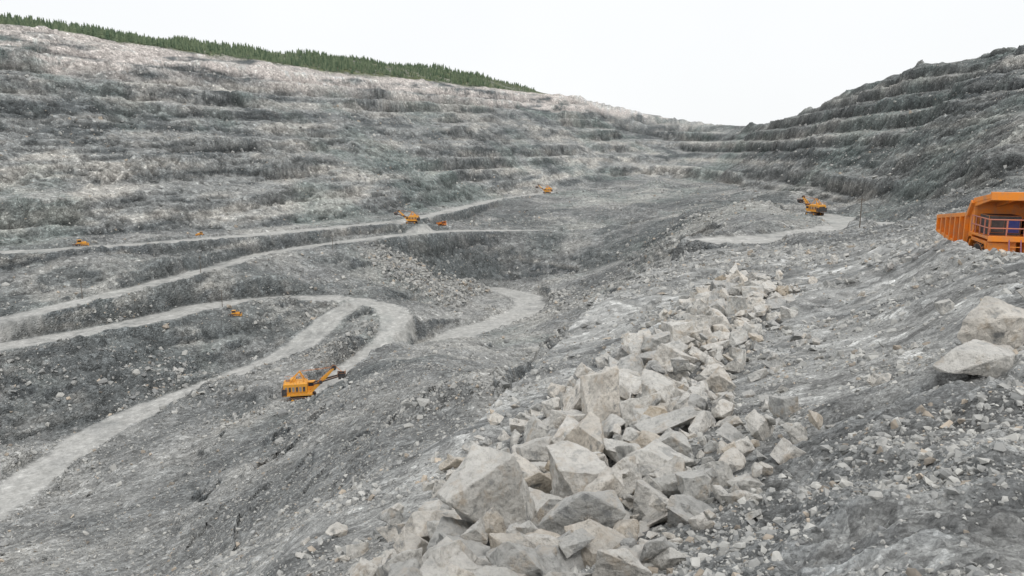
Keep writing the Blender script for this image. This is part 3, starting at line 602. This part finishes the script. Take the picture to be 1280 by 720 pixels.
def rope_shovel():
    b=MB()
    tp=[(-3.3,0),(3.3,0),(3.9,.55),(3.9,1.15),(3.4,1.6),(-3.4,1.6),(-3.9,1.15),(-3.9,.55)]
    for sy in(-1,1):
        a=sorted((sy*1.7,sy*3.1));b.prism(tp,a[0],a[1],DK,'y')
        for k in range(6): b.cyl((-2.8+k*1.12,a[0]-.06,.75),(-2.8+k*1.12,a[1]+.06,.75),.42,.42,12,YE if k in(0,5) else GR)
    b.box(-2,2,-1.8,1.8,.7,1.5,DK);b.cyl((0,0,1.5),(0,0,2.1),1.9,1.9,24,DK)
    b.box(-5.6,3.0,-3.0,3.0,2.1,2.6,YE)
    b.box(-5.9,-4.4,-3.0,3.0,2.2,4.4,DK)
    b.box(-5.4,1.6,-2.7,2.7,2.6,5.7,YE);b.box(-5.2,1.4,-2.5,2.5,5.7,6.05,YE,.25,.35)
    for k in range(6):
        for sy in(-1,1):
            a=sorted((sy*2.7,sy*2.76));b.box(-4.9+k*1.05,-4.2+k*1.05,a[0],a[1],3.3,4.9,DK if k%2 else GR)
    b.box(-5.46,-5.4,-2,2,3.2,5,DK);b.box(-3.4,-1.8,-1.2,1.2,6.05,6.9,YE);b.cyl((-4.2,0,6.0),(-4.2,0,6.8),.6,.6,14,GR)
    b.box(1.6,3.7,1.2,3.0,2.6,3.7,YE);b.box(1.66,3.66,1.26,2.96,3.7,4.9,GL);b.box(1.55,3.8,1.15,3.05,4.9,5.15,YE)
    for x in(1.6,3.58):
        for y in(1.2,2.88): b.box(x,x+.12,y,y+.12,3.7,4.9,YE)
    for sy in(-1,1):
        b.beam((.9,sy*1.5,5.9),(-.6,sy*.5,9.0),.3,.3,.25,.25,YE);b.beam((-3.6,sy*1.5,6.0),(-.6,sy*.5,9.0),.25,.25,.22,.22,YE)
        b.cyl((-.6,sy*.45,9.0),(9.4,sy*.45,9.8),.05,.05,6,DK)
        b.beam((2.6,sy*1.1,2.6),(6.0,sy*.75,5.9),.35,.7,.4,1.0,YE);b.beam((6.0,sy*.75,5.9),(9.6,sy*.45,9.4),.4,1.0,.3,.5,YE)
        b.cyl((9.7,sy*.5,9.6),(9.7,sy*.25,9.6),.8,.8,18,DK)
        b.beam((3.4,sy*1.15,5.0),(11.2,sy*1.0,7.0),.22,.45,.22,.45,DK)
        b.cyl((9.9,sy*.3,10.2),(12.0,sy*.3,8.3),.05,.05,6,DK)
    b.beam((-.6,-.7,9.0),(-.6,.7,9.0),.3,.3,.3,.3,YE)
    for p in((4.2,1.1,4.1),(6.0,.8,5.9),(7.8,.6,7.6)): b.cyl((p[0],-p[1],p[2]),(p[0],p[1],p[2]),.25,.25,10,YE)
    b.cyl((5.6,-1.5,5.6),(5.6,1.5,5.6),.6,.6,16,DK)
    b.prism([(11.0,6.0),(12.9,6.4),(13.3,7.9),(12.9,8.1),(12.6,6.8),(11.4,6.5),(11.0,8.2),(10.7,8.1)],-1.2,1.2,DK,'y')
    for y in(-1.2,1.1): b.prism([(11.0,6.1),(12.9,6.45),(13.2,7.9),(11.0,8.1)],y,y+.1,DK,'y')
    for k in range(5): b.beam((13.0,-1+k*.5,7.9),(13.2,-1+k*.5,8.6),.16,.16,.06,.06,GR)
    for sy in(-1,1):
        b.cyl((-5.2,sy*2.5,6.95),(1.4,sy*2.5,6.95),.04,.04,5,YE)
        for k in range(8): b.cyl((-5.2+k*.94,sy*2.5,5.95),(-5.2+k*.94,sy*2.5,6.95),.04,.04,5,YE)
        for k in range(8): b.cyl((-5.4+k*1.1,sy*2.95,2.6),(-5.4+k*1.1,sy*2.95,3.5),.04,.04,5,YE)
        b.cyl((-5.4,sy*2.95,3.5),(2.3,sy*2.95,3.5),.04,.04,5,YE)
    return b.mesh("rope_shovel_mesh",.02)
def bulldozer():
    b=MB();tp=[(-1.8,0),(1.6,0),(2.2,.4),(2.1,.9),(-1.9,1.25),(-2.3,.8),(-2.3,.35)]
    for sy in(-1,1):
        a=sorted((sy*.8,sy*1.45));b.prism(tp,a[0],a[1],DK,'y')
        b.beam((-.5,sy*1.5,.6),(2.7,sy*1.5,.55),.14,.25,.14,.25,YE)
        for k in range(4): b.cyl((-1.4+k*.9,a[0]-.04,.45),(-1.4+k*.9,a[1]+.04,.45),.28,.28,10,GR)
    b.box(-2.0,2.1,-.75,.75,.5,1.2,YE);b.box(.2,2.2,-.6,.6,1.2,2.0,YE,.05,.06);b.box(2.2,2.26,-.5,.5,1.2,1.9,DK)
    b.box(-1.5,.15,-.85,.85,1.2,1.8,YE);b.box(-1.45,.1,-.8,.8,1.8,2.75,GL);b.box(-1.6,.25,-.95,.95,2.75,2.9,YE)
    for x in(-1.5,.05):
        for y in(-.85,.77): b.box(x,x+.1,y,y+.08,1.8,2.75,YE)
    b.cyl((1.1,.2,2.0),(1.1,.2,2.8),.07,.07,8,DK)
    b.prism([(2.75,.05),(3.0,.1),(2.85,.7),(3.05,1.3),(2.9,1.35),(2.65,.7)],-2.0,2.0,YE,'y')
    b.beam((-2.3,0,.9),(-3.1,0,.9),.5,.2,.4,.2,DK);b.beam((-3.1,0,1.0),(-3.25,0,.05),.2,.3,.1,.15,DK)
    return b.mesh("bulldozer_mesh",.015)
TK=dump_truck();SH=rope_shovel();BD=bulldozer()
def place(me,name,x,y,rz,s=1,z=None):
    ob=bpy.data.objects.new(name,me);scene.collection.objects.link(ob);ob.location=(x,y,float(ground(x,y)) if z is None else z);ob.rotation_euler=(0,0,rz);ob.scale=(s,s,s);return ob
place(TK,"dump_truck",33.1,49.6,math.radians(-16),1.03,-8.55)
place(SH,"mining_shovel",-77.5,270,math.radians(12),1.2)
place(SH,"mining_shovel",-72,545,math.radians(175),.95)
place(SH,"mining_shovel",38,832,math.radians(190),.95)
place(SH,"mining_shovel",159,400,math.radians(110),.95)
place(TK,"dump_truck",-53,572,math.radians(60),.6)
place(BD,"bulldozer",-219,384,math.radians(40),1.1)
place(BD,"bulldozer",-181,440,math.radians(170),.75)
place(BD,"bulldozer",-131,352,math.radians(10),.95)
def pole():
    b=MB();b.cyl((0,0,-.5),(0,0,9),.16,.1,8,WD);b.box(-1.1,1.1,-.06,.06,8.2,8.36,WD)
    for x in(-1,0,1): b.cyl((x,0,8.36),(x,0,8.62),.06,.04,6,GR)
    b.beam((0,0,7.3),(.8,0,8.2),.06,.06,.06,.06,WD);return b.mesh("pole_mesh",0)
PL=pole()
for x,y in[(93,203),(-160,386),(-140,360),(-108,455),(-30,600),(88,560),(110,520),(-190,330),(20,640)]: place(PL,"utility_pole",x,y,random.uniform(-.4,.4))
# ------------------------------------------------------------------ world, sun, camera
w=bpy.data.worlds.new("World");scene.world=w;w.use_nodes=True;nt=w.node_tree;nt.nodes.clear()
out=N(nt,'ShaderNodeOutputWorld');bg=N(nt,'ShaderNodeBackground',Strength=.1);sk=N(nt,'ShaderNodeTexSky');sk.sky_type='NISHITA';sk.sun_disc=False
EL,AZ=math.radians(56),math.radians(150)
sk.sun_elevation=EL;sk.sun_rotation=AZ;sk.dust_density=3.
tc=N(nt,'ShaderNodeTexCoord');cn=N(nt,'ShaderNodeTexNoise',Scale=1.6,Detail=5.,Roughness=.5);nt.links.new(tc.outputs['Generated'],cn.inputs['Vector'])
cloud=ramp(nt,cn.outputs[0],[(.3,(9.7,9.9,10.0)),(.7,(10.5,10.6,10.7))])
nt.links.new(mixc(nt,sk.outputs[0],cloud,.94),bg.inputs['Color']);nt.links.new(bg.outputs[0],out.inputs[0])
sd=bpy.data.lights.new("Sun",'SUN');sd.energy=1.4;sd.angle=math.radians(12);sd.color=(1,.97,.93)
so=bpy.data.objects.new("sun",sd);scene.collection.objects.link(so)
d=Vector((math.sin(AZ)*math.cos(EL),math.cos(AZ)*math.cos(EL),math.sin(EL)));so.rotation_euler=d.to_track_quat('Z','Y').to_euler()
cam=bpy.data.cameras.new("Camera");co=bpy.data.objects.new("camera",cam);scene.collection.objects.link(co)
cam.sensor_width=36;cam.lens=950/1280*36;cam.clip_end=6000;cam.clip_start=.1
co.location=(0,0,0);co.rotation_euler=(math.radians(90)-TH,0,0);scene.camera=co
scene.view_settings.view_transform='Standard';scene.view_settings.look='None';scene.view_settings.exposure=0
print("done",time.time()-T0)
